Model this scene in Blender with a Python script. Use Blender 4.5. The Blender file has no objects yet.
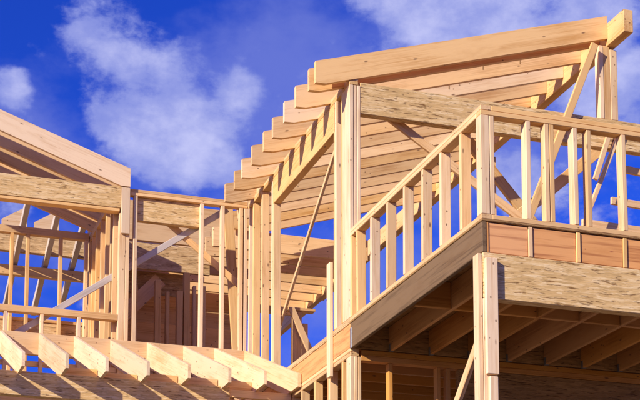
import bpy, math, random
from mathutils import Vector, Matrix
random.seed(7)
S = bpy.context.scene
COL = S.collection

# ------------------------------------------------------------------ camera
# building axes: X along the balcony front, Y along the long side wall, Z up; Z = 0 is the upper floor deck
YAW, PITCH = 0.32311, 0.12628
cy_, sy_, cp_, sp_ = math.cos(YAW), math.sin(YAW), math.cos(PITCH), math.sin(PITCH)
RIGHT = Vector((cy_, -sy_, 0))
FWD = Vector((sy_ * cp_, cy_ * cp_, sp_))
UP = Vector((-sy_ * sp_, -cy_ * sp_, cp_))
CAM = Vector((-5.334, -11.431, -4.501))
cd = bpy.data.cameras.new('camera')
cam = bpy.data.objects.new('camera', cd)
COL.objects.link(cam)
M = Matrix((RIGHT, UP, -FWD)).transposed().to_4x4()
M.translation = CAM
cam.matrix_world = M
cd.sensor_width = 36.0
cd.sensor_fit = 'HORIZONTAL'
cd.lens = 1474.07 / 640 * 36.0
cd.shift_y = 347.8 / 640
cd.clip_end = 6000
S.camera = cam

# ------------------------------------------------------------------ sky, sun, exposure
TRAVEL = Vector((1.0, 0.51, -0.485)).normalized()      # the way the sunlight goes
ELEV = math.asin(-TRAVEL.z)
world = bpy.data.worlds.new('World')
S.world = world
world.use_nodes = True
wn, wl = world.node_tree.nodes, world.node_tree.links
wn.clear()


def N(tree_nodes, t, **k):
    n = tree_nodes.new(t)
    for a, b in k.items():
        setattr(n, a, b)
    return n


w_out = N(wn, 'ShaderNodeOutputWorld')
w_bg = N(wn, 'ShaderNodeBackground')
w_bg.inputs['Strength'].default_value = 0.085
sky = N(wn, 'ShaderNodeTexSky', sky_type='NISHITA')
sky.sun_disc = False
sky.sun_elevation = ELEV
sky.sun_rotation = math.atan2(-TRAVEL.x, -TRAVEL.y)
sky.altitude = 300
sky.air_density = 1.0
sky.dust_density = 0.3
sky.ozone_density = 3.0
tcw = N(wn, 'ShaderNodeTexCoord')
# the deep polarised blue of the photograph
tint = N(wn, 'ShaderNodeMix', data_type='RGBA', blend_type='MULTIPLY')
tint.inputs['Factor'].default_value = 1.0
wl.new(sky.outputs[0], tint.inputs['A'])
tint.inputs['B'].default_value = (0.115, 0.33, 1.52, 1)


def wmath(op, a, b=None, c=None):
    n = N(wn, 'ShaderNodeMath', operation=op)
    for i, v in enumerate((a, b, c)):
        if v is None:
            continue
        if hasattr(v, 'node'):
            wl.new(v, n.inputs[i])
        else:
            n.inputs[i].default_value = v
    return n.outputs[0]


def wnoise(scale, detail, rough, off, dist=0.0):
    mp = N(wn, 'ShaderNodeMapping')
    mp.inputs['Location'].default_value = off
    mp.inputs['Scale'].default_value = (1.0, 1.0, 1.5)
    wl.new(tcw.outputs['Generated'], mp.inputs['Vector'])
    nz = N(wn, 'ShaderNodeTexNoise')
    nz.inputs['Scale'].default_value = scale
    nz.inputs['Detail'].default_value = detail
    nz.inputs['Roughness'].default_value = rough
    nz.inputs['Distortion'].default_value = dist
    wl.new(mp.outputs[0], nz.inputs['Vector'])
    return nz.outputs['Fac']


def direction(px, py):
    return (FWD + RIGHT * ((px - 320) / 1474.07) + UP * ((547.8 - py) / 1474.07)).normalized()


def blob(px, py, r, amp):
    """one cloud bank round a direction of the sky"""
    d = direction(px, py)
    vm = N(wn, 'ShaderNodeVectorMath', operation='DISTANCE')
    wl.new(tcw.outputs['Generated'], vm.inputs[0])
    vm.inputs[1].default_value = d
    mr = N(wn, 'ShaderNodeMapRange', interpolation_type='SMOOTHSTEP')
    mr.inputs['From Min'].default_value = 0.0
    mr.inputs['From Max'].default_value = r / 1474.07
    mr.inputs['To Min'].default_value = amp
    mr.inputs['To Max'].default_value = 0.0
    wl.new(vm.outputs['Value'], mr.inputs['Value'])
    return mr.outputs[0]


def smooth(v, lo, hi, t0=0.0, t1=1.0):
    mr = N(wn, 'ShaderNodeMapRange', interpolation_type='SMOOTHSTEP')
    for k_, x_ in (('From Min', lo), ('From Max', hi), ('To Min', t0), ('To Max', t1)):
        mr.inputs[k_].default_value = x_
    wl.new(v, mr.inputs['Value'])
    return mr.outputs[0]


def wmix(f, a_, b_):
    mx_ = N(wn, 'ShaderNodeMix', data_type='RGBA')
    for k_, v_ in (('Factor', f), ('A', a_), ('B', b_)):
        if hasattr(v_, 'node'):
            wl.new(v_, mx_.inputs[k_])
        else:
            mx_.inputs[k_].default_value = v_
    return mx_.outputs['Result']


big = wnoise(8.0, 7, 0.55, (7.7, 3.1, 1.9))
veil = smooth(big, 0.38, 0.62, 0.0, 0.58)
fine = wnoise(15.0, 11, 0.60, (0.6, 7.3, 2.8), 0.0)
acc = None
for b in ((150, 98, 85, 0.40), (190, 140, 75, 0.30), (110, 120, 60, 0.2), (78, 40, 60, 0.38), (243, 92, 34, 0.42), (14, 87, 30, 0.36), (205, 172, 55, 0.26), (150, 165, 45, 0.2), (40, 75, 60, 0.1),
          (440, 30, 110, 0.24), (560, 10, 140, 0.36), (620, 90, 100, 0.26), (515, 190, 60, 0.30), (620, 190, 60, 0.16), (380, 15, 90, 0.22), (480, 25, 70, 0.16),
          (20, 212, 50, 0.2), (232, 172, 26, 0.30), (60, 85, 45, -0.12), (120, 20, 40, -0.1), (270, 60, 40, -0.08)):
    v = blob(*b)
    acc = v if acc is None else wmath('ADD', acc, v)
dens = wmath('ADD', wmath('MULTIPLY_ADD', wmath('SUBTRACT', fine, 0.5), 1.5, acc), wmath('MULTIPLY', wmath('SUBTRACT', big, 0.5), 0.45))
puff = smooth(dens, 0.10, 0.32)
shade = smooth(wnoise(22.0, 8, 0.6, (5.1, 2.2, 0.4)), 0.30, 0.72)
core = smooth(dens, 0.16, 0.50)
veiled = wmix(veil, tint.outputs['Result'], (1.9, 2.3, 6.4, 1))
puff_col = wmix(wmath('MULTIPLY', wmath('ADD', shade, 0.08), core), (2.3, 2.75, 6.7, 1), (5.2, 5.4, 8.4, 1))
cl = N(wn, 'ShaderNodeMix', data_type='RGBA')
wl.new(wmath('MULTIPLY', puff, 0.88), cl.inputs['Factor'])
wl.new(veiled, cl.inputs['A'])
wl.new(puff_col, cl.inputs['B'])
wl.new(cl.outputs['Result'], w_bg.inputs['Color'])
wl.new(w_bg.outputs[0], w_out.inputs['Surface'])

sd = bpy.data.lights.new('sun', 'SUN')
sd.energy = 5.0
sd.angle = math.radians(0.5)
sd.color = (1.0, 0.905, 0.775)
sun = bpy.data.objects.new('sun', sd)
COL.objects.link(sun)
sun.rotation_euler = TRAVEL.to_track_quat('-Z', 'Y').to_euler()
sun.location = (-20, -10, 20)

S.view_settings.view_transform = 'Standard'
S.view_settings.look = 'None'
S.view_settings.gamma = 1.0
S.view_settings.use_curve_mapping = False
S.view_settings.exposure = 0.43
S.render.engine = 'CYCLES'
S.cycles.max_bounces = 8
S.cycles.diffuse_bounces = 5

# ------------------------------------------------------------------ materials


def new_mat(name):
    m = bpy.data.materials.new(name)
    m.use_nodes = True
    nt = m.node_tree
    b = nt.nodes['Principled BSDF']
    return m, nt.nodes, nt.links, b


def wood(name, light, dark, knot=(0.16, 0.075, 0.035), rough=0.62, vary=0.16, knots=True, spec=0.25, band=0.5, tight=0.03, bsc=5.0):
    """sawn softwood: grain along the local X axis, growth bands, knots, a tint of its own for each piece"""
    m, n, l, b = new_mat(name)
    tc = N(n, 'ShaderNodeTexCoord')
    oi = N(n, 'ShaderNodeObjectInfo')
    off = N(n, 'ShaderNodeVectorMath', operation='SCALE')
    off.inputs[0].default_value = (37.0, 11.0, 23.0)
    l.new(oi.outputs['Random'], off.inputs['Scale'])
    ad = N(n, 'ShaderNodeVectorMath', operation='ADD')
    l.new(tc.outputs['Object'], ad.inputs[0])
    l.new(off.outputs[0], ad.inputs[1])

    def mapped(sx, sy, sz):
        mp = N(n, 'ShaderNodeMapping')
        mp.inputs['Scale'].default_value = (sx, sy, sz)
        l.new(ad.outputs[0], mp.inputs['Vector'])
        return mp.outputs[0]
    g1 = N(n, 'ShaderNodeTexNoise')
    g1.inputs['Scale'].default_value = 1.0
    g1.inputs['Detail'].default_value = 6
    g1.inputs['Roughness'].default_value = 0.65
    g1.inputs['Distortion'].default_value = 0.4
    l.new(mapped(1.1, 55, 55), g1.inputs['Vector'])
    g2 = N(n, 'ShaderNodeTexNoise')
    g2.inputs['Scale'].default_value = 1.0
    g2.inputs['Detail'].default_value = 3
    l.new(mapped(1.1, bsc, bsc), g2.inputs['Vector'])
    mx = N(n, 'ShaderNodeMath', operation='MULTIPLY_ADD')
    l.new(g1.outputs['Fac'], mx.inputs[0])
    mx.inputs[1].default_value = 0.62
    mm = N(n, 'ShaderNodeMath', operation='MULTIPLY')
    l.new(g2.outputs['Fac'], mm.inputs[0])
    mm.inputs[1].default_value = band
    l.new(mm.outputs[0], mx.inputs[2])
    cr = N(n, 'ShaderNodeValToRGB')
    lo_, hi_ = 0.31 + band * 0.24 - tight, 0.31 + band * 0.5 + tight * 0.2
    cr.color_ramp.elements[0].position = lo_
    cr.color_ramp.elements[0].color = (*dark, 1)
    cr.color_ramp.elements[1].position = hi_
    cr.color_ramp.elements[1].color = (*light, 1)
    l.new(mx.outputs[0], cr.inputs[0])
    col = cr.outputs[0]
    # every piece its own brightness and warmth
    hs = N(n, 'ShaderNodeHueSaturation')
    mr = N(n, 'ShaderNodeMapRange')
    mr.inputs['To Min'].default_value = 1 - vary
    mr.inputs['To Max'].default_value = 1 + vary * 0.7
    l.new(oi.outputs['Random'], mr.inputs['Value'])
    l.new(mr.outputs[0], hs.inputs['Value'])
    fr = N(n, 'ShaderNodeMath', operation='FRACT')
    ml = N(n, 'ShaderNodeMath', operation='MULTIPLY')
    l.new(oi.outputs['Random'], ml.inputs[0])
    ml.inputs[1].default_value = 17.3
    l.new(ml.outputs[0], fr.inputs[0])
    mr2 = N(n, 'ShaderNodeMapRange')
    mr2.inputs['To Min'].default_value = 0.92
    mr2.inputs['To Max'].default_value = 1.10
    l.new(fr.outputs[0], mr2.inputs['Value'])
    l.new(mr2.outputs[0], hs.inputs['Saturation'])
    l.new(col, hs.inputs['Color'])
    st = N(n, 'ShaderNodeTexNoise')
    st.inputs['Scale'].default_value = 1.0
    st.inputs['Detail'].default_value = 5
    st.inputs['Roughness'].default_value = 0.6
    l.new(mapped(1.8, 7, 7), st.inputs['Vector'])
    sm_ = N(n, 'ShaderNodeMapRange', interpolation_type='SMOOTHSTEP')
    sm_.inputs['From Min'].default_value = 0.48
    sm_.inputs['From Max'].default_value = 0.72
    sm_.inputs['To Max'].default_value = 0.42
    l.new(st.outputs['Fac'], sm_.inputs['Value'])
    stm = N(n, 'ShaderNodeMix', data_type='RGBA', blend_type='MULTIPLY')
    l.new(sm_.outputs[0], stm.inputs['Factor'])
    l.new(hs.outputs['Color'], stm.inputs['A'])
    stm.inputs['B'].default_value = (0.72, 0.60, 0.46, 1)
    col = stm.outputs['Result']
    if knots:
        vo = N(n, 'ShaderNodeTexVoronoi')
        vo.inputs['Scale'].default_value = 1.0
        vo.inputs['Randomness'].default_value = 1.0
        l.new(mapped(3.4, 9.0, 9.0), vo.inputs['Vector'])
        nd = N(n, 'ShaderNodeTexNoise')
        nd.inputs['Scale'].default_value = 18
        l.new(ad.outputs[0], nd.inputs['Vector'])
        jd = N(n, 'ShaderNodeMath', operation='MULTIPLY_ADD')
        l.new(nd.outputs['Fac'], jd.inputs[0])
        jd.inputs[1].default_value = 0.07
        l.new(vo.outputs['Distance'], jd.inputs[2])
        # only some cells carry a knot
        sp = N(n, 'ShaderNodeSeparateColor')
        l.new(vo.outputs['Color'], sp.inputs[0])
        gt = N(n, 'ShaderNodeMath', operation='GREATER_THAN')
        l.new(sp.outputs[0], gt.inputs[0])
        gt.inputs[1].default_value = 0.36
        km = N(n, 'ShaderNodeMapRange', interpolation_type='SMOOTHSTEP')
        km.inputs['From Min'].default_value = 0.07
        km.inputs['From Max'].default_value = 0.16
        km.inputs['To Min'].default_value = 0.85
        km.inputs['To Max'].default_value = 0.0
        l.new(jd.outputs[0], km.inputs['Value'])
        kk = N(n, 'ShaderNodeMath', operation='MULTIPLY')
        l.new(km.outputs[0], kk.inputs[0])
        l.new(gt.outputs[0], kk.inputs[1])
        mk = N(n, 'ShaderNodeMix', data_type='RGBA')
        l.new(kk.outputs[0], mk.inputs['Factor'])
        l.new(col, mk.inputs['A'])
        mk.inputs['B'].default_value = (*knot, 1)
        col = mk.outputs['Result']
        # nail heads and pin knots
        v2 = N(n, 'ShaderNodeTexVoronoi')
        v2.inputs['Scale'].default_value = 1.0
        l.new(mapped(9.0, 13.0, 13.0), v2.inputs['Vector'])
        s2 = N(n, 'ShaderNodeSeparateColor')
        l.new(v2.outputs['Color'], s2.inputs[0])
        g2t = N(n, 'ShaderNodeMath', operation='GREATER_THAN')
        l.new(s2.outputs[1], g2t.inputs[0])
        g2t.inputs[1].default_value = 0.55
        k2 = N(n, 'ShaderNodeMapRange', interpolation_type='SMOOTHSTEP')
        k2.inputs['From Min'].default_value = 0.08
        k2.inputs['From Max'].default_value = 0.13
        k2.inputs['To Min'].default_value = 0.8
        k2.inputs['To Max'].default_value = 0.0
        l.new(v2.outputs['Distance'], k2.inputs['Value'])
        kk2 = N(n, 'ShaderNodeMath', operation='MULTIPLY')
        l.new(k2.outputs[0], kk2.inputs[0])
        l.new(g2t.outputs[0], kk2.inputs[1])
        mk2 = N(n, 'ShaderNodeMix', data_type='RGBA')
        l.new(kk2.outputs[0], mk2.inputs['Factor'])
        l.new(col, mk2.inputs['A'])
        mk2.inputs['B'].default_value = (*[c * 0.8 for c in knot], 1)
        col = mk2.outputs['Result']
    l.new(col, b.inputs['Base Color'])
    b.inputs['Roughness'].default_value = rough
    b.inputs['Specular IOR Level'].default_value = spec
    bp = N(n, 'ShaderNodeBump')
    bp.inputs['Strength'].default_value = 0.25
    bp.inputs['Distance'].default_value = 0.004
    l.new(g1.outputs['Fac'], bp.inputs['Height'])
    l.new(bp.outputs[0], b.inputs['Normal'])
    return m


def strand(name, light, mid, dark, sx=11.0, sy=120.0):
    """parallel strand lumber: long thin flakes pressed along the beam, dark voids between some of them"""
    m, n, l, b = new_mat(name)
    tc = N(n, 'ShaderNodeTexCoord')
    oi = N(n, 'ShaderNodeObjectInfo')
    off = N(n, 'ShaderNodeVectorMath', operation='SCALE')
    off.inputs[0].default_value = (31.0, 17.0, 5.0)
    l.new(oi.outputs['Random'], off.inputs['Scale'])
    ad = N(n, 'ShaderNodeVectorMath', operation='ADD')
    l.new(tc.outputs['Object'], ad.inputs[0])
    l.new(off.outputs[0], ad.inputs[1])
    # wavy strands
    nz = N(n, 'ShaderNodeTexNoise')
    nz.inputs['Scale'].default_value = 6.0
    nz.inputs['Detail'].default_value = 2
    l.new(ad.outputs[0], nz.inputs['Vector'])
    sc = N(n, 'ShaderNodeVectorMath', operation='SCALE')
    sc.inputs['Scale'].default_value = 0.030
    l.new(nz.outputs['Color'], sc.inputs[0])
    a2 = N(n, 'ShaderNodeVectorMath', operation='ADD')
    l.new(ad.outputs[0], a2.inputs[0])
    l.new(sc.outputs[0], a2.inputs[1])
    def flakes(kx, ky, feature='F1'):
        mp = N(n, 'ShaderNodeMapping')
        mp.inputs['Scale'].default_value = (kx, ky, ky)
        l.new(a2.outputs[0], mp.inputs['Vector'])
        vo = N(n, 'ShaderNodeTexVoronoi', feature=feature)
        vo.inputs['Scale'].default_value = 1.0
        l.new(mp.outputs[0], vo.inputs['Vector'])
        return vo

    def lerp(a, b, f):
        x = N(n, 'ShaderNodeMix', data_type='FLOAT')
        x.inputs['Factor'].default_value = f
        l.new(a, x.inputs['A'])
        l.new(b, x.inputs['B'])
        return x.outputs['Result']
    big_f = flakes(sx * 0.42, sy * 0.45)
    sml_f = flakes(sx * 1.3, sy * 1.5)
    s1 = N(n, 'ShaderNodeSeparateColor')
    l.new(big_f.outputs['Color'], s1.inputs[0])
    s2 = N(n, 'ShaderNodeSeparateColor')
    l.new(sml_f.outputs['Color'], s2.inputs[0])
    n2 = N(n, 'ShaderNodeTexNoise')
    n2.inputs['Scale'].default_value = 1.0
    n2.inputs['Detail'].default_value = 7
    n2.inputs['Roughness'].default_value = 0.72
    mp2 = N(n, 'ShaderNodeMapping')
    mp2.inputs['Scale'].default_value = (2.6, 26, 26)
    l.new(a2.outputs[0], mp2.inputs['Vector'])
    l.new(mp2.outputs[0], n2.inputs['Vector'])
    val = lerp(lerp(s1.outputs[0], s2.outputs[0], 0.45), n2.outputs['Fac'], 0.42)
    cr = N(n, 'ShaderNodeValToRGB')
    e = cr.color_ramp.elements
    e[0].position = 0.20
    e[0].color = (*[x * 0.72 for x in mid], 1)
    e[1].position = 0.78
    e[1].color = (*light, 1)
    k = e.new(0.46)
    k.color = (*mid, 1)
    l.new(val, cr.inputs[0])
    # gaps and dark splinters along the edges of some strands
    n3 = N(n, 'ShaderNodeTexNoise')
    n3.inputs['Scale'].default_value = 1.0
    n3.inputs['Detail'].default_value = 4
    n3.inputs['Roughness'].default_value = 0.6
    mp3 = N(n, 'ShaderNodeMapping')
    mp3.inputs['Scale'].default_value = (6.0, 60, 60)
    l.new(a2.outputs[0], mp3.inputs['Vector'])
    l.new(mp3.outputs[0], n3.inputs['Vector'])
    gm = N(n, 'ShaderNodeMapRange', interpolation_type='SMOOTHSTEP')
    gm.inputs['From Min'].default_value = 0.575
    gm.inputs['From Max'].default_value = 0.66
    gm.inputs['To Max'].default_value = 0.85
    l.new(n3.outputs['Fac'], gm.inputs['Value'])
    mu = N(n, 'ShaderNodeMix', data_type='RGBA')
    l.new(gm.outputs[0], mu.inputs['Factor'])
    l.new(cr.outputs[0], mu.inputs['A'])
    mu.inputs['B'].default_value = (*dark, 1)
    l.new(mu.outputs['Result'], b.inputs['Base Color'])
    b.inputs['Roughness'].default_value = 0.7
    b.inputs['Specular IOR Level'].default_value = 0.2
    hh = N(n, 'ShaderNodeMath', operation='SUBTRACT')
    l.new(val, hh.inputs[0])
    l.new(gm.outputs[0], hh.inputs[1])
    bp = N(n, 'ShaderNodeBump')
    bp.inputs['Strength'].default_value = 0.6
    bp.inputs['Distance'].default_value = 0.006
    l.new(hh.outputs[0], bp.inputs['Height'])
    l.new(bp.outputs[0], b.inputs['Normal'])
    return m


def plain(name, base, scale=8.0, amt=0.2, rough=0.9, metal=0.0):
    m, n, l, b = new_mat(name)
    tc = N(n, 'ShaderNodeTexCoord')
    nz = N(n, 'ShaderNodeTexNoise')
    nz.inputs['Scale'].default_value = scale
    nz.inputs['Detail'].default_value = 8
    nz.inputs['Roughness'].default_value = 0.65
    l.new(tc.outputs['Object'], nz.inputs['Vector'])
    cr = N(n, 'ShaderNodeValToRGB')
    cr.color_ramp.elements[0].position = 0.3
    cr.color_ramp.elements[0].color = (*[c * (1 - amt) for c in base], 1)
    cr.color_ramp.elements[1].position = 0.7
    cr.color_ramp.elements[1].color = (*[c * (1 + amt) for c in base], 1)
    l.new(nz.outputs['Fac'], cr.inputs[0])
    l.new(cr.outputs[0], b.inputs['Base Color'])
    b.inputs['Roughness'].default_value = rough
    b.inputs['Metallic'].default_value = metal
    bp = N(n, 'ShaderNodeBump')
    bp.inputs['Strength'].default_value = 0.3
    l.new(nz.outputs['Fac'], bp.inputs['Height'])
    l.new(bp.outputs[0], b.inputs['Normal'])
    return m


FIR = wood('fir_lumber', (0.77, 0.49, 0.225), (0.57, 0.305, 0.11), vary=0.17)
PALE = wood('pale_spruce', (0.80, 0.575, 0.345), (0.66, 0.41, 0.205))
RED = wood('reddish_fir', (0.74, 0.34, 0.105), (0.38, 0.12, 0.03), knot=(0.28, 0.07, 0.04), band=1.1, bsc=22.0, vary=0.08)
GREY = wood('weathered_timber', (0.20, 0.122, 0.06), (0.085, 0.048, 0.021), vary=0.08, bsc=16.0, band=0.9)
SLATE = wood('silvered_board', (0.55, 0.47, 0.41), (0.43, 0.35, 0.29), vary=0.05)
PSL = strand('parallel_strand_lumber', (0.86, 0.64, 0.35), (0.68, 0.435, 0.175), (0.20, 0.085, 0.022))
OSB = strand('strand_board', (0.74, 0.53, 0.28), (0.55, 0.35, 0.155), (0.19, 0.09, 0.03), sx=13, sy=80)
BROWN = wood('shade_toned_lumber', (0.60, 0.30, 0.095), (0.42, 0.18, 0.045))  # darker copy of the lumber: shade under the balcony put into its colour
DECK = strand('shade_toned_strand_board', (0.46, 0.27, 0.11), (0.34, 0.19, 0.07), (0.12, 0.05, 0.015), sx=13, sy=80)  # strand board in a darker copy, balcony shade mixed into the colour
STEEL = plain('galvanised_steel', (0.30, 0.33, 0.38), 30, 0.15, 0.45, 0.8)
CONCRETE = plain('concrete', (0.40, 0.38, 0.35), 3, 0.15)
SOIL = plain('dry_soil', (0.15, 0.095, 0.048), 0.6, 0.25)
WRAP = plain('white_wrap', (0.80, 0.78, 0.76), 5, 0.05, 0.7)

INK = plain('lumber_crayon', (0.36, 0.20, 0.075), 60, 0.3)

# ------------------------------------------------------------------ builders
T = 0.045       # thickness of the framing lumber
W = 0.104       # width of a stud


def tag(o, label=None, cat=None, group=None, kind=None):
    for k, v in (('label', label), ('category', cat), ('group', group), ('kind', kind)):
        if v:
            o[k] = v
    return o


def thing(name, label, cat, loc, group=None):
    e = bpy.data.objects.new(name, None)
    COL.objects.link(e)
    e.location = loc
    e.empty_display_size = 0.2
    return tag(e, label, cat, group, 'thing')


MESHES = {}


def chamfered(l, w, d, c=0.0045):
    """box l x w x d about its centre, edges eased"""
    key = (round(l, 4), round(w, 4), round(d, 4), c)
    if key in MESHES:
        return MESHES[key]
    h = (l / 2, w / 2, d / 2)
    vs, fs, idx = [], [], {}
    for sx in (-1, 1):
        for sy in (-1, 1):
            for sz in (-1, 1):
                s = (sx, sy, sz)
                for a in range(3):
                    p = [s[i] * (h[i] - (0 if i == a else c)) for i in range(3)]
                    idx[(s, a)] = len(vs)
                    vs.append(p)
    def corner(a, sa, i, si, j, sj):
        s = [0, 0, 0]
        s[a], s[i], s[j] = sa, si, sj
        return tuple(s)
    for a in range(3):
        i, j = (a + 1) % 3, (a + 2) % 3
        for sa in (-1, 1):
            q = [idx[(corner(a, sa, i, si, j, sj), a)] for si, sj in ((-1, -1), (1, -1), (1, 1), (-1, 1))]
            fs.append(q if sa > 0 else q[::-1])
        for si in (-1, 1):
            for sj in (-1, 1):
                q = [idx[(corner(a, -1, i, si, j, sj), i)], idx[(corner(a, 1, i, si, j, sj), i)],
                     idx[(corner(a, 1, i, si, j, sj), j)], idx[(corner(a, -1, i, si, j, sj), j)]]
                fs.append(q if si * sj < 0 else q[::-1])
    for sx in (-1, 1):
        for sy in (-1, 1):
            for sz in (-1, 1):
                s = (sx, sy, sz)
                q = [idx[(s, 0)], idx[(s, 1)], idx[(s, 2)]]
                fs.append(q if sx * sy * sz > 0 else q[::-1])
    me = bpy.data.meshes.new('lumber')
    me.from_pydata(vs, [], fs)
    me.update()
    MESHES[key] = me
    return me


def place(name, me, mat, parent, mw):
    if me.materials and me.materials[0] is not mat:
        k = (me.name, mat.name)
        if k not in MESHES:
            m2 = me.copy()
            m2.materials.clear()
            m2.materials.append(mat)
            MESHES[k] = m2
        me = MESHES[k]
    elif not me.materials:
        me.materials.append(mat)
    o = bpy.data.objects.new(name, me)
    COL.objects.link(o)
    if parent is not None:
        o.parent = parent
        pw = Matrix.Translation(parent.location) if parent.type == 'EMPTY' else PW[parent.name]
        o.matrix_basis = pw.inverted() @ mw
    else:
        o.matrix_basis = mw
    PW[o.name] = mw.copy()
    return o


PW = {}
AX = {0: Matrix(((1, 0, 0), (0, 1, 0), (0, 0, 1))), 1: Matrix(((0, -1, 0), (1, 0, 0), (0, 0, 1))),
      2: Matrix(((0, 0, 1), (0, 1, 0), (-1, 0, 0)))}


def box(name, parent, lo, hi, mat=FIR, jit=0.0, c=0.0045, along=None):
    """a squared timber between two corners; its grain runs along its longest side"""
    d = [hi[i] - lo[i] for i in range(3)]
    a = d.index(max(d)) if along is None else along
    R = AX[a]
    inv = R.transposed()
    loc = [abs(sum(inv[i][k] * d[k] for k in range(3))) for i in range(3)]
    me = chamfered(loc[0], loc[1], loc[2], min(c, min(loc) * 0.2))
    ctr = Vector([(lo[i] + hi[i]) / 2 for i in range(3)])
    rot = R.to_4x4()
    if jit:
        ang = jit / max(d)
        rot = Matrix.Rotation(random.uniform(-ang, ang), 4, 'XYZ'[(a + 1) % 3]) @ Matrix.Rotation(random.uniform(-ang, ang), 4, 'XYZ'[(a + 2) % 3]) @ rot
        ctr = ctr + Vector((random.uniform(-jit, jit) * 0.35, random.uniform(-jit, jit) * 0.35, 0))
    return place(name, me, mat, parent, Matrix.Translation(ctr) @ rot)


def bar(name, parent, p0, p1, w, d, mat=FIR, up=(0, 0, 1), cat=None):
    """a straight timber from p0 to p1 (centre line), d along the up direction, w across"""
    p0, p1 = Vector(p0), Vector(p1)
    x = (p1 - p0).normalized()
    y = Vector(up).cross(x).normalized()
    z = x.cross(y)
    R = Matrix((x, y, z)).transposed().to_4x4()
    me = chamfered((p1 - p0).length, w, d)
    return place(name, me, mat, parent, Matrix.Translation((p0 + p1) / 2) @ R)


def slab(name, parent, prof, t0, t1, plane, mat=FIR, tilt=0.0):
    """a sawn profile: prof in (u, z) of the plane 'X' (u = Y, extruded along X) or 'Y' (u = X, extruded along Y); grain along the slope tilt"""
    u0 = sum(p[0] for p in prof) / len(prof)
    z0 = sum(p[1] for p in prof) / len(prof)
    ca, sa = math.cos(tilt), math.sin(tilt)
    area = sum(prof[i][0] * prof[(i + 1) % len(prof)][1] - prof[(i + 1) % len(prof)][0] * prof[i][1] for i in range(len(prof)))
    pts = list(prof) if area > 0 else list(prof)[::-1]
    loc = [((u - u0) * ca + (z - z0) * sa, -(u - u0) * sa + (z - z0) * ca) for u, z in pts]
    n = len(loc)
    h = (t1 - t0) / 2
    key = (plane, tuple((round(a, 4), round(b, 4)) for a, b in loc), round(h, 4))
    if key in MESHES:
        me = MESHES[key]
    else:
        vs = [(a, -h, b) for a, b in loc] + [(a, h, b) for a, b in loc]
        fs = [list(range(n)), [n + i for i in range(n)][::-1]]
        fs += [[i, n + i, n + (i + 1) % n, (i + 1) % n] for i in range(n)]
        me = bpy.data.meshes.new('sawn')
        me.from_pydata(vs, [], fs)
        me.update()
        MESHES[key] = me
    if plane == 'Y':
        ux, uy = Vector((1, 0, 0)), Vector((0, 1, 0))
        o = Vector((u0, (t0 + t1) / 2, z0))
    else:
        ux, uy = Vector((0, 1, 0)), Vector((-1, 0, 0))
        o = Vector(((t0 + t1) / 2, u0, z0))
    x = ux * ca + Vector((0, 0, 1)) * sa
    z = -ux * sa + Vector((0, 0, 1)) * ca
    R = Matrix((x, uy, z)).transposed().to_4x4()
    return place(name, me, mat, parent, Matrix.Translation(o) @ R)


# ================================================================== the setting
def sheet(name, lo, hi, z, mat):
    me = bpy.data.meshes.new(name)
    me.from_pydata([(lo[0], lo[1], z), (hi[0], lo[1], z), (hi[0], hi[1], z), (lo[0], hi[1], z)], [], [(0, 1, 2, 3)])
    me.materials.append(mat)
    o = bpy.data.objects.new(name, me)
    COL.objects.link(o)
    return tag(o, kind='structure')


GROUND = -6.1
sheet('ground', (-1500, -1500), (1500, 1500), GROUND, SOIL)

LOW = -3.25     # underside of the lower storey walls
t = thing('foundation_wall', 'grey concrete foundation under the lower storey', 'foundation', (4, 8, GROUND))
box('front_wall', t, (-0.1, 3.4, GROUND - 0.3), (8.0, 3.6, LOW - 0.32), CONCRETE)
box('side_wall', t, (-0.1, 3.603, GROUND - 0.3), (0.1, 7.5, LOW - 0.32), CONCRETE)
box('porch_wall', t, (-7.0, 7.62, GROUND - 0.3), (0.1, 7.8, LOW - 0.32), CONCRETE)
box('rim_board', t, (-7.0, 7.64, LOW - 0.32), (0.0, 7.7, LOW), FIR)
box('rim_board', t, (0.0, 3.45, LOW - 0.32), (0.05, 7.63, LOW), FIR)
box('rim_board', t, (0.053, 3.45, LOW - 0.32), (8.0, 3.5, LOW), FIR)

# ================================================================== main house, upper floor
t = thing('floor_frame', 'orange rim board and joists of the upper floor beside the rafter tails', 'floor', (0, 7, -0.29))
box('rim_board', t, (0.0, 3.45, -0.275), (T, 7.66, -0.004), RED)
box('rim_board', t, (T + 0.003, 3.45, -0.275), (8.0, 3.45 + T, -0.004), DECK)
k = 0
y = 3.92
while y < 7.6:
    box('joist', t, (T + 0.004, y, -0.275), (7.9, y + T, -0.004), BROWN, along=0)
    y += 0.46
box('subfloor', t, (-0.004, 3.447, 0.0), (8.0, 15.0, 0.02), OSB)

t = thing('floor_frame', 'subfloor and ledger behind the rafter tails on the left', 'floor', (-3, 7.66, -0.3))
box('subfloor', t, (-7.0, 7.66, 0.0), (-0.012, 15.0, 0.02), OSB)
box('rim_board', t, (-7.0, 7.66, -0.275), (-0.012, 7.66 + T, -0.004), FIR)

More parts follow.
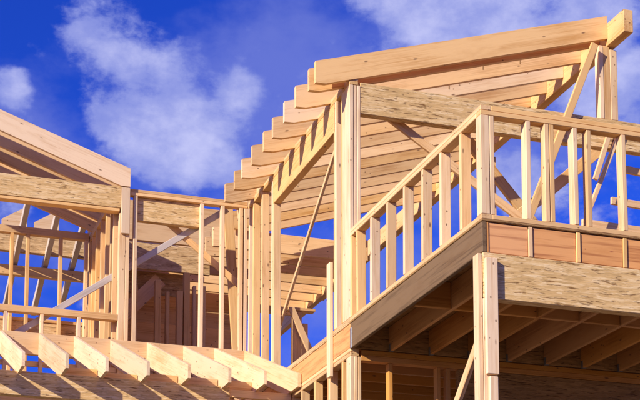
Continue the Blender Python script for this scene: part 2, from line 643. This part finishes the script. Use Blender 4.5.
# ------------------------------------------------------------------ balcony deck
t = thing('balcony_deck', 'balcony floor frame with weathered grey side joist and reddish front blocks', 'balcony', (2, 1.7, -0.29))
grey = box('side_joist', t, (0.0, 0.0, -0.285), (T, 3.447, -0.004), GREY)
tag(grey, 'weathered grey side joist')
box('joist_hanger', grey, (-0.004, 3.40, -0.29), (0.0, 3.445, -0.06), STEEL, c=0.001)
JX = [0.455 + 0.4775 * i for i in range(9)]
prev = T + 0.02
for i, x in enumerate([0.02] + JX):
    if i:
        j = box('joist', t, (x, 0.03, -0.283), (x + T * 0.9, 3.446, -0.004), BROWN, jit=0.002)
        box('end_strip', t, (x, 0.0, -0.283), (x + T * 0.9, 0.027, -0.004), FIR)
        box('joist_hanger', j, (x - 0.004, 3.40, -0.288), (x + T * 0.9 + 0.004, 3.444, -0.20), STEEL, c=0.001)
        q = box('front_block', t, (prev + 0.003, 0.012, -0.281), (x - 0.003, 0.012 + T, -0.005), RED)
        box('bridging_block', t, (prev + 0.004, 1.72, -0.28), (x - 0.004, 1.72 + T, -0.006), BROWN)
        prev = x + T * 0.9
    else:
        box('end_cap', t, (T + 0.001, 0.003, -0.282), (T + 0.02, 0.10, -0.005), RED)
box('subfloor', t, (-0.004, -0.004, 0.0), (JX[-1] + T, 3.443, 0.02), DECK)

t = thing('balcony_beam', 'thick strand-lumber beam under the reddish balcony front', 'beam', (2, 0.06, -0.70))
box('beam', t, (0.005, 0.0, -0.70), (4.4, 0.11, -0.287), PSL)
t = thing('balcony_post', 'pale corner post with a nailed-on board under the balcony beam', 'post', (0.07, 0.06, -3))
box('post_ply', t, (-0.045, 0.003, -6.1), (-0.003, 0.107, -0.30), PALE)
box('post_ply', t, (0.0, 0.0, -6.1), (0.062, 0.107, -0.703), PALE)
box('post_ply', t, (0.064, 0.0, -6.1), (0.125, 0.107, -0.703), PALE)
box('scab_board', t, (0.012, -0.047, -1.39), (0.125, -0.003, -0.345), PALE)
box('scab_board', t, (0.035, -0.045, -2.6), (0.115, -0.004, -1.41), PALE)
t = thing('balcony_post', 'far right post under the balcony beam', 'post', (4.3, 0.06, -3))
box('post_ply', t, (4.2, 0.0, -6.1), (4.3, 0.107, -0.703), PALE)

# ------------------------------------------------------------------ balcony half walls
HW = 1.075
t = thing('half_wall', 'stud half wall along the left side of the balcony', 'half wall', (0, 1.7, 0.02))
box('sole_plate', t, (0.0, 0.0, 0.021), (W, 3.44, 0.021 + T), FIR)
box('top_plate', t, (0.0, 0.105, HW - 2 * T), (W, 3.446, HW - T - 0.001), FIR)
box('top_plate', t, (0.002, 0.0, HW - T), (W, 3.446, HW), FIR)
for y in (3.26, 2.82, 2.345, 1.87, 1.395, 0.95, 0.487):
    box('stud', t, (0.001, y - T, 0.022 + T), (W - 0.001, y, HW - 2 * T - 0.001), PALE if random.random() < .5 else FIR, jit=0.009)
box('stud', t, (0.001, 3.40, 0.022 + T), (W - 0.001, 3.445, HW - 2 * T - 0.001), FIR)
t = thing('half_wall', 'stud half wall along the front of the balcony above reddish blocks', 'half wall', (2, 0, 0.02))
box('sole_plate', t, (W + 0.001, 0.0, 0.021), (4.3, W, 0.021 + T), FIR)
box('top_plate', t, (0.001, 0.0, HW - 2 * T), (4.3, 0.103, HW - T - 0.001), FIR)
box('top_plate', t, (W + 0.002, 0.002, HW - T), (4.3, W, HW + 0.002), FIR)
Z0, Z1 = 0.022 + T, HW - 2 * T - 0.001
box('corner_stud', t, (0.0, 0.0, Z0), (0.082, W, Z1), PALE)
box('corner_stud', t, (0.088, 0.002, Z0), (0.131, W, Z1), PALE)
for x0, m in ((0.443, PALE), (0.917, PALE), (1.42, PALE), (1.895, PALE), (2.37, PALE), (2.85, FIR), (3.32, FIR), (3.8, FIR)):
    box('stud', t, (x0, 0.001, Z0), (x0 + T, W - 0.001, Z1), m, jit=0.009)
for x0, y0 in ((0.632, 0.004), (0.682, 0.002), (1.06, 0.006)):
    box('stud', t, (x0, y0, Z0), (x0 + T, y0 + 0.085, Z1), FIR, jit=0.005)

# ------------------------------------------------------------------ main side wall (full height)
TOP = 2.86
t = thing('stud_wall', 'tall stud wall with a wide header under the stepped rafter ends', 'wall frame', (0, 5.5, 0.02))
Zs, Zt = 0.022 + T, TOP - 2 * T - 0.001
box('sole_plate', t, (0.0, 3.45, 0.021), (W, 7.66, 0.021 + T), FIR)
box('top_plate', t, (0.0, 3.45, TOP - 2 * T), (W, 7.655, TOP - T - 0.001), FIR)
box('top_plate', t, (0.002, 3.452, TOP - T), (W, 7.66, TOP), FIR)
box('header', t, (0.002, 4.005, 2.42), (W - 0.003, 6.455, Zt - 0.001), FIR)
for y, z1, m in ((7.63, Zt, PALE), (7.42, Zt, FIR), (6.98, Zt, FIR), (6.505, Zt, PALE), (6.457, 2.418, FIR), (4.003, 2.418, FIR), (3.955, Zt, PALE)):
    box('stud', t, (0.001, y - T, Zs), (W - 0.001, y, z1), m, jit=0.007)
# corner post at the balcony
box('corner_stud', t, (0.0, 3.70, Zs), (W - 0.001, 3.745, Zt), FIR)
box('corner_stud', t, (0.001, 3.605, Zs), (W - 0.003, 3.695, Zt), PALE)
box('corner_stud', t, (0.0, 3.452, Zs), (0.046, 3.60, Zt), PALE)
box('corner_stud', t, (0.052, 3.455, Zs), (0.088, 3.60, Zt), PALE)
box('corner_stud', t, (0.093, 3.453, Zs), (0.130, 3.60, Zt), PALE)

t = thing('stud_wall', 'strand-lumber beam spanning the open front under the big roof', 'beam', (2.5, 3.5, 2.4))
box('beam', t, (0.133, 3.455, 2.445), (4.9, 3.56, 2.81), PSL)
box('end_post', t, (4.7, 3.46, 0.022), (4.83, 3.56, 2.443), FIR)

# ------------------------------------------------------------------ main roof
P = 0.305
t = thing('shed_roof', 'big sloping roof of rafters rising to the ridge beam on the right', 'roof', (1.5, 6, 2.9))
ZB = 2.815      # underside of a rafter over the outer wall face


def rafter(y, xe, xr, mat, dz=0.0):
    """plumb cut at the eave, small level cut below it"""
    b = lambda x: ZB + dz + P * x
    dep = 0.285
    xl = xe + 0.12
    prof = [(xe, b(xl) - 0.004), (xl, b(xl)), (xr, b(xr)), (xr, b(xr) + dep), (xe, b(xe) + dep)]
    return slab('rafter', t, prof, y, y + 0.058, 'Y', mat, math.atan(P))


RY = [3.44, 3.63] + [4.10 + 0.4615 * i for i in range(12)]
for i, y in enumerate(RY):
    rafter(y, (-0.417 if y < 7.5 else 0.02) + random.uniform(-0.012, 0.012), 3.297, PALE if i in (3, 7) else FIR, random.uniform(-0.004, 0.008))
marks = [o for o in COL.objects if o.parent is t and o.name.startswith('rafter')]
for i, xs in ((2, (1.95, 2.45)), (3, (1.15, 1.24, 1.70)), (1, (2.75,))):
    for x in xs:
        zb = ZB + P * x + random.uniform(0.12, 0.16)
        box('ink_mark', marks[i], (x, RY[i] - 0.0015, zb - 0.05), (x + 0.016, RY[i] + 0.002, zb + 0.05), INK, c=0.0003, along=0)
rb = box('ridge_beam', t, (3.30, 3.06, 3.735), (3.425, 14.5, 4.015), FIR)
box('blocking', t, (0.03, 7.15, 2.865), (0.07, 7.55, 3.0), PALE)
t = thing('ridge_post', 'post of three plies carrying the front end of the ridge beam', 'post', (3.32, 3.5, 2.81))
box('post_ply', t, (3.19, 3.46, 2.812), (3.245, 3.57, 3.732), PALE)
box('post_ply', t, (3.248, 3.465, 2.812), (3.335, 3.56, 3.733), FIR)
box('post_ply', t, (3.337, 3.46, 2.812), (3.43, 3.565, 3.70), PALE)
t = thing('ridge_post', 'post under the rear of the ridge beam behind the balcony corner', 'post', (3.36, 7, 0))
box('post_ply', t, (3.40, 7.0, 0.022), (3.445, 7.1, 3.732), FIR)
box('post_ply', t, (3.448, 7.0, 0.022), (3.50, 7.1, 3.732), FIR)

# rear flat joists behind the side wall opening
t = thing('ceiling_frame', 'rear ceiling joists seen through the side wall opening', 'ceiling frame', (1, 10, 2.6))
for i in range(8):
    y = 8.83 + 0.44 * i
    box('joist', t, (-0.2, y, 2.6), (2.07, y + T, 2.89), FIR, jit=0.003)
box('beam', t, (2.075, 8.7, 2.58), (2.17, 13.2, 2.90), FIR)
t = thing('interior_post', 'short shaded post below the rear ceiling beam', 'post', (0.85, 8.0, 0))
box('post_ply', t, (0.77, 8.0, 0.022), (0.83, 8.1, 1.46), FIR)
box('post_ply', t, (0.833, 8.0, 0.022), (0.90, 8.1, 1.48), FIR)
box('cap', t, (0.70, 7.98, 1.49), (1.1, 8.12, 1.53), FIR)
t = thing('interior_post', 'lower stub post right of the short shaded post', 'post', (1.0, 8.3, 0))
box('post_ply', t, (1.0, 8.3, 0.022), (1.09, 8.4, 1.40), FIR)

# ================================================================== lower storey of the main house
t = thing('stud_wall', 'lower storey stud wall under the orange rim board', 'wall frame', (0, 5.5, LOW))
box('top_plate', t, (0.0, 3.45, -0.32), (W, 7.6, -0.277), FIR)
box('top_plate', t, (0.002, 3.452, -0.366), (W, 7.6, -0.322), FIR)
for y in (7.3, 6.85, 6.4, 5.9, 5.6, 5.22, 4.72, 4.25, 4.20):
    box('stud', t, (0.001, y - T, LOW + 0.001), (W - 0.001, y, -0.368), RED if random.random() < .5 else FIR, jit=0.007)
for x0, x1 in ((0.0, 0.045), (0.05, 0.088), (0.092, 0.13)):
    box('corner_stud', t, (x0, 3.452, LOW + 0.001), (x1, 3.58, -0.368), PALE)
box('corner_stud', t, (0.0, 3.70, LOW + 0.001), (W - 0.002, 3.745, -0.368), FIR)
t = thing('stud_wall', 'shaded lower storey stud wall under the back of the balcony', 'wall frame', (2, 3.5, LOW))
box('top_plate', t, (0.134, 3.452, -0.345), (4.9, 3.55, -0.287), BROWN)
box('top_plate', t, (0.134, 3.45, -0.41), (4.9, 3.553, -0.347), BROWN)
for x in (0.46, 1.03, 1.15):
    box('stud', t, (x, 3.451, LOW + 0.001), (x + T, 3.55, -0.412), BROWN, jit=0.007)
for x in (1.5, 4.7):
    box('stud', t, (x, 3.451, LOW + 0.001), (x + 0.09, 3.55, -0.84), FIR)
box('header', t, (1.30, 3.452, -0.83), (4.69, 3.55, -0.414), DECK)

# ================================================================== left wing, front wall
YW = 7.66
t = thing('stud_wall', 'open stud wall between the left corner post and the tall side wall', 'wall frame', (-0.9, YW, 0.02))
box('sole_plate', t, (-1.62, YW, 0.021), (-0.005, YW + W, 0.021 + T), FIR)
box('top_plate', t, (-1.655, YW, TOP - 2 * T + 0.01), (-0.003, YW + W, TOP - T + 0.009), FIR)
box('top_plate', t, (-1.655, YW + 0.002, TOP - T + 0.01), (-0.003, YW + W, TOP + 0.01), FIR)
for x in (-1.605, -0.68, -0.385, -0.12):
    box('stud', t, (x, YW + 0.001, Zs), (x + 0.052, YW + W - 0.02, Zt + 0.01), PALE, jit=0.007)
box('stud', t, (-0.052, YW + 0.001, Zs), (-0.006, YW + W - 0.002, Zt + 0.01), PALE)
box('header', t, (-1.55, YW + 0.05, 2.45), (-0.62, YW + 0.14, Zt + 0.005), PSL)

t = thing('corner_post', 'pale left corner post with a short board nailed to its top', 'post', (-1.73, YW, 0.02))
box('post_ply', t, (-1.80, YW, 0.022), (-1.715, YW + W, 2.51), PALE)
box('post_ply', t, (-1.712, YW, 0.022), (-1.66, YW + W, TOP), PALE)
box('scab_board', t, (-1.785, YW - 0.045, 2.215), (-1.668, YW - 0.002, 2.865), PALE)
t = thing('header_beam', 'pale strand-lumber beam across the left opening under the gable rafters', 'beam', (-3, YW, 2.52))
box('beam', t, (-6.5, YW - 0.03, 2.57), (-1.788, YW + 0.075, 2.868), PSL)
box('bottom_board', t, (-6.5, YW - 0.02, 2.522), (-1.803, YW + 0.11, 2.567), FIR)
t = thing('half_wall', 'low sill wall with short cripple studs below the left opening', 'half wall', (-3, YW, 0.02))
box('sill_plate', t, (-6.5, YW, 1.012), (-1.803, YW + W, 1.10), FIR)
box('blocking', t, (-6.5, YW + 0.03, 0.30), (-1.803, YW + 0.07, 0.37), FIR)
box('sole_plate', t, (-6.5, YW, 0.021), (-1.803, YW + W, 0.021 + T), FIR)
for x in (-4.7, -4.25, -3.78, -3.30, -2.83, -2.34):
    box('cripple_stud', t, (x, YW + 0.001, Zs), (x + T, YW + W - 0.002, 1.011), PALE, jit=0.003)

# ------------------------------------------------------------------ left wing roof
PL = 0.341
t = thing('gable_roof', 'left roof of rafters falling to the right above the strand-lumber beam', 'roof', (-3, 8.6, 2.87))


def left_rafter(y, mat):
    top = lambda x: 3.129 - PL * (x + 1.675)
    prof = [(-1.672, 2.872), (-1.80, 2.874), (-5.6, top(-5.6) - 0.262), (-5.6, top(-5.6)), (-1.672, top(-1.672))]
    return slab('rafter', t, prof, y, y + T, 'Y', mat, -math.atan(PL))


for i, y in enumerate((7.60, 8.10, 8.60, 9.10, 9.60)):
    left_rafter(y, PALE if i == 0 else FIR)
box('ridge_board', t, (-5.65, 7.55, 4.12), (-5.605, 9.9, 4.50), FIR)
t = thing('stud_wall', 'inner side wall running back from the left corner post', 'wall frame', (-1.75, 8.7, 0.02))
box('top_plate', t, (-1.86, YW + W + 0.003, 2.78), (-1.76, 9.8, 2.823), FIR)
box('top_plate', t, (-1.86, YW + W + 0.003, 2.826), (-1.76, 9.8, 2.869), FIR)
for y in (7.80, 8.0, 8.35, 8.75, 9.15, 9.5, 9.7):
    box('stud', t, (-1.859, y, 0.03), (-1.761, y + T, 2.779), FIR, jit=0.007)
box('added_sheet', t, (-1.757, 8.35, 0.03), (-1.742, 9.80, 2.60), OSB)  # added board that keeps the sun out of the room behind
t = thing('stud_wall', 'inner rear wall of thin studs seen through the left opening', 'wall frame', (-3, 9.72, 0.02))
box('top_plate', t, (-6.0, 9.70, 2.78), (-1.87, 9.79, 2.89), FIR)
for x in (-5.3, -4.4, -3.9, -3.45, -3.02, -2.79, -2.31, -1.93):
    box('stud', t, (x, 9.70, 0.03), (x + 0.05, 9.79, 2.779), FIR, jit=0.005)

# ------------------------------------------------------------------ far structures behind the left wing
t = thing('far_beam', 'strand-lumber beam far behind the thin inner studs', 'beam', (-2.5, 12.5, 3.4))
box('beam', t, (-6.0, 12.5, 3.43), (-1.25, 12.6, 3.78), OSB)
t = thing('far_beam', 'lower shaded beam against the sky behind the thin inner studs', 'beam', (-2.5, 12.8, 3.1))
box('beam', t, (-6.0, 12.7, 3.09), (-1.3, 12.8, 3.26), FIR)
for x, which in ((-3.1, 'leftmost'), (-2.6, 'second from the left'), (-2.1, 'third from the left'), (-1.65, 'rightmost')):
    o = bar('far_rafter', None, (x, 10.3, 4.12), (x, 14.2, 2.90), 0.085, 0.12, SLATE)
    tag(o, which + ' of the pale slanting rafters behind the left opening', 'rafter', 'slanting rafters against the sky behind the left opening', 'thing')
for k, which in ((-1, 'left'), (0, 'middle'), (1, 'right')):
    dx = 0.53 * k
    o = slab('sheathing_offcut', None, [(-2.87 + dx, 3.94), (-2.87 + dx, 3.80), (-2.46 + dx, 3.80), (-2.46 + dx, 4.20)], 12.44, 12.47, 'Y', PALE)  # pale wedge put in for the sunlit side of a far rafter
    tag(o, which + ' of the pale wedge-shaped sheets under the left header beam', 'added_sheet', 'wedge-shaped sheets', 'thing')

# interior of the left wing behind the front stud wall
t = thing('inner_wall', 'shaded strand-board partition behind the front stud wall', 'wall frame', (-0.6, 9.7, 0))
box('panel', t, (-1.55, 9.72, 2.44), (-0.02, 9.78, 2.84), OSB)
box('ledger', t, (-1.55, 9.70, 2.87), (-0.02, 9.76, 3.12), FIR)
for x in (-1.2, -0.88, -0.72, -0.55, -0.44, -0.30, -0.2):
    box('stud', t, (x, 9.60, 0.03), (x + random.choice((0.05, 0.09)), 9.70, 2.2 + random.uniform(-0.12, 0.22)), FIR, jit=0.009)
for k in range(5):
    box('joist', t, (-1.6, 9.82 + 0.3 * k, 2.60), (-0.22, 9.82 + 0.3 * k + T, 2.85), FIR)  # joists added overhead to shade the room
box('header_panel', t, (-1.6, 10.19, 2.20), (-0.22, 10.23, 2.56), OSB)
box('sun_block_panel', t, (-1.66, 9.83, 0.03), (-1.64, 11.28, 3.2), OSB)  # partition added to block sun from the left, off the rear boards
for k in range(14):
    z = 0.05 + 0.288 * k
    yk = 11.30 + (0.006 if k % 2 else 0.0)
    box('wall_board', t, (-1.63, yk, z), (0.9, yk + 0.03, z + 0.296), FIR)
bar('stair_stringer', t, (-1.5, 9.9, 1.55), (-0.75, 9.9, 2.35), 0.045, 0.22, FIR)
t = thing('inner_wall', 'low strand-board panel seen under the left sill', 'wall frame', (-3, 9.85, 0))
box('panel', t, (-6.0, 9.82, 1.0), (-1.9, 9.86, 1.50), OSB)
box('cap_board', t, (-6.0, 9.80, 1.503), (-1.9, 9.88, 1.55), FIR)

# ================================================================== porch roof in the nook
PP = 0.367
t = thing('eave_frame', 'row of pale rafter tails with level-cut ends below the left wall', 'eave', (-2, 6.5, -0.3))
for i, x in enumerate((-4.3, -3.83, -3.35, -2.85, -2.39, -1.905, -1.41, -0.91, -0.475, -0.05)):
    dz = random.uniform(-0.008, 0.008)
    ye = 5.21 + random.uniform(-0.02, 0.02)
    top = lambda y: -0.155 + dz + PP * (y - 5.21)
    zc = -0.322 + dz
    yb = 5.66 + random.uniform(-0.03, 0.03)
    prof = [(ye, zc), (yb, zc), (7.615, zc + PP * (7.615 - yb) + 0.0), (7.615, top(7.615)), (ye, top(ye))]
    slab('rafter', t, prof, x, x + 0.037, 'X', PALE, math.atan(PP))
for x0, x1 in ((-2.81, -2.395), (-2.35, -1.91), (-1.865, -1.415), (-1.37, -0.915), (-0.87, -0.48)):
    box('bird_block', t, (x0 + 0.002, 5.70, -0.298), (x1 - 0.002, 5.742, -0.19 + random.uniform(-0.02, 0.02)), FIR)
box('ledger', t, (-6.5, 7.617, 0.44), (-0.005, 7.658, 0.735), FIR)
t = thing('porch_beam', 'strand-lumber beam striped by the shadows of the rafter tails', 'beam', (-2, 5.75, -0.56))
box('beam', t, (-6.5, 5.56, -0.59), (-0.80, 5.67, -0.30), PSL)
box('plate', t, (-0.797, 5.58, -0.42), (-0.01, 5.69, -0.325), FIR)
for x in (-5.2, -0.74, -0.60, -0.3):
    p = thing('porch_post', {-5.2: 'porch post far left below the striped beam', -0.74: 'porch post at the right end of the striped beam',
                              -0.60: 'second porch post right of the striped beam', -0.3: 'porch post nearest the orange rim board'}[x], 'post', (x, 6, -6.1),
              'porch posts')
    box('post', p, (x, 5.59, GROUND - 0.1), (x + 0.09, 5.66, -0.592 if x < -5 else -0.423), FIR)

# ================================================================== loose boards and temporary braces
def brace(name, label, p0, p1, w, d, mat=FIR, up=(0, 0, 1)):
    o = bar(name, None, p0, p1, w, d, mat, up)
    return tag(o, label, 'board' if name == 'board' else 'brace', None, 'thing')


brace('brace', 'long silvery brace crossing the left opening behind the corner post', (-3.35, 7.84, 0.60), (-0.25, 7.84, 2.80), 0.03, 0.085, SLATE)
brace('brace', 'tan brace falling right from the strand header of the front stud wall', (-1.10, 7.86, 2.53), (-0.05, 7.86, 1.72), 0.03, 0.09)
brace('brace', 'thin stick leaning across the side wall opening', (0.14, 4.30, 2.38), (0.14, 6.75, 0.70), 0.035, 0.045)
brace('brace', 'brace falling right from the front beam to the balcony corner', (0.45, 3.62, 2.58), (2.6, 3.62, 1.25), 0.04, 0.10)
brace('brace', 'slender pole leaning on the ridge beam beside its post', (3.10, 3.40, 3.70), (2.15, 3.40, 1.35), 0.04, 0.09)
brace('brace', 'thick sloping timber behind the balcony front studs', (3.75, 4.1, 2.90), (2.2, 4.1, 1.55), 0.045, 0.14)
brace('brace', 'thin stick crossing behind the right balcony studs', (3.44, 3.42, 2.70), (2.95, 3.42, 1.55), 0.04, 0.05)
brace('brace', 'short upright stick beside the crossing stick at right', (3.27, 3.38, 2.64), (3.05, 3.38, 2.0), 0.04, 0.06)
brace('brace', 'dark hip timber falling right below the ridge beam', (2.7, 6.2, 3.55), (4.2, 6.2, 1.9), 0.06, 0.15, FIR)
brace('brace', 'brace running back from the balcony corner post', (0.03, 0.11, -1.0), (0.03, 1.3, -2.1), 0.04, 0.09)
brace('brace', 'short brace on the shaded post below the rear ceiling beam', (0.72, 7.93, 1.50), (1.02, 7.93, 0.85), 0.04, 0.09)
brace('board', 'board nailed upright outside the orange rim board', (-0.024, 4.07, 0.87), (-0.024, 4.07, -0.47), 0.105, 0.044, PALE, (1, 0, 0))
brace('board', 'leaning wide plank inside the wall corner', (-0.12, 8.3, 3.0), (0.05, 8.3, 0.6), 0.04, 0.14, FIR, (1, 0, 0))
brace('board', 'upper short board at the right edge behind the balcony studs', (3.55, 3.63, 2.29), (4.5, 3.63, 2.23), 0.04, 0.09)
brace('board', 'middle short board at the right edge behind the balcony studs', (3.40, 3.63, 1.87), (4.5, 3.63, 1.83), 0.04, 0.09)
brace('board', 'lowest rail at the right edge behind the balcony studs', (3.0, 3.63, 1.54), (4.6, 3.63, 1.52), 0.04, 0.11)
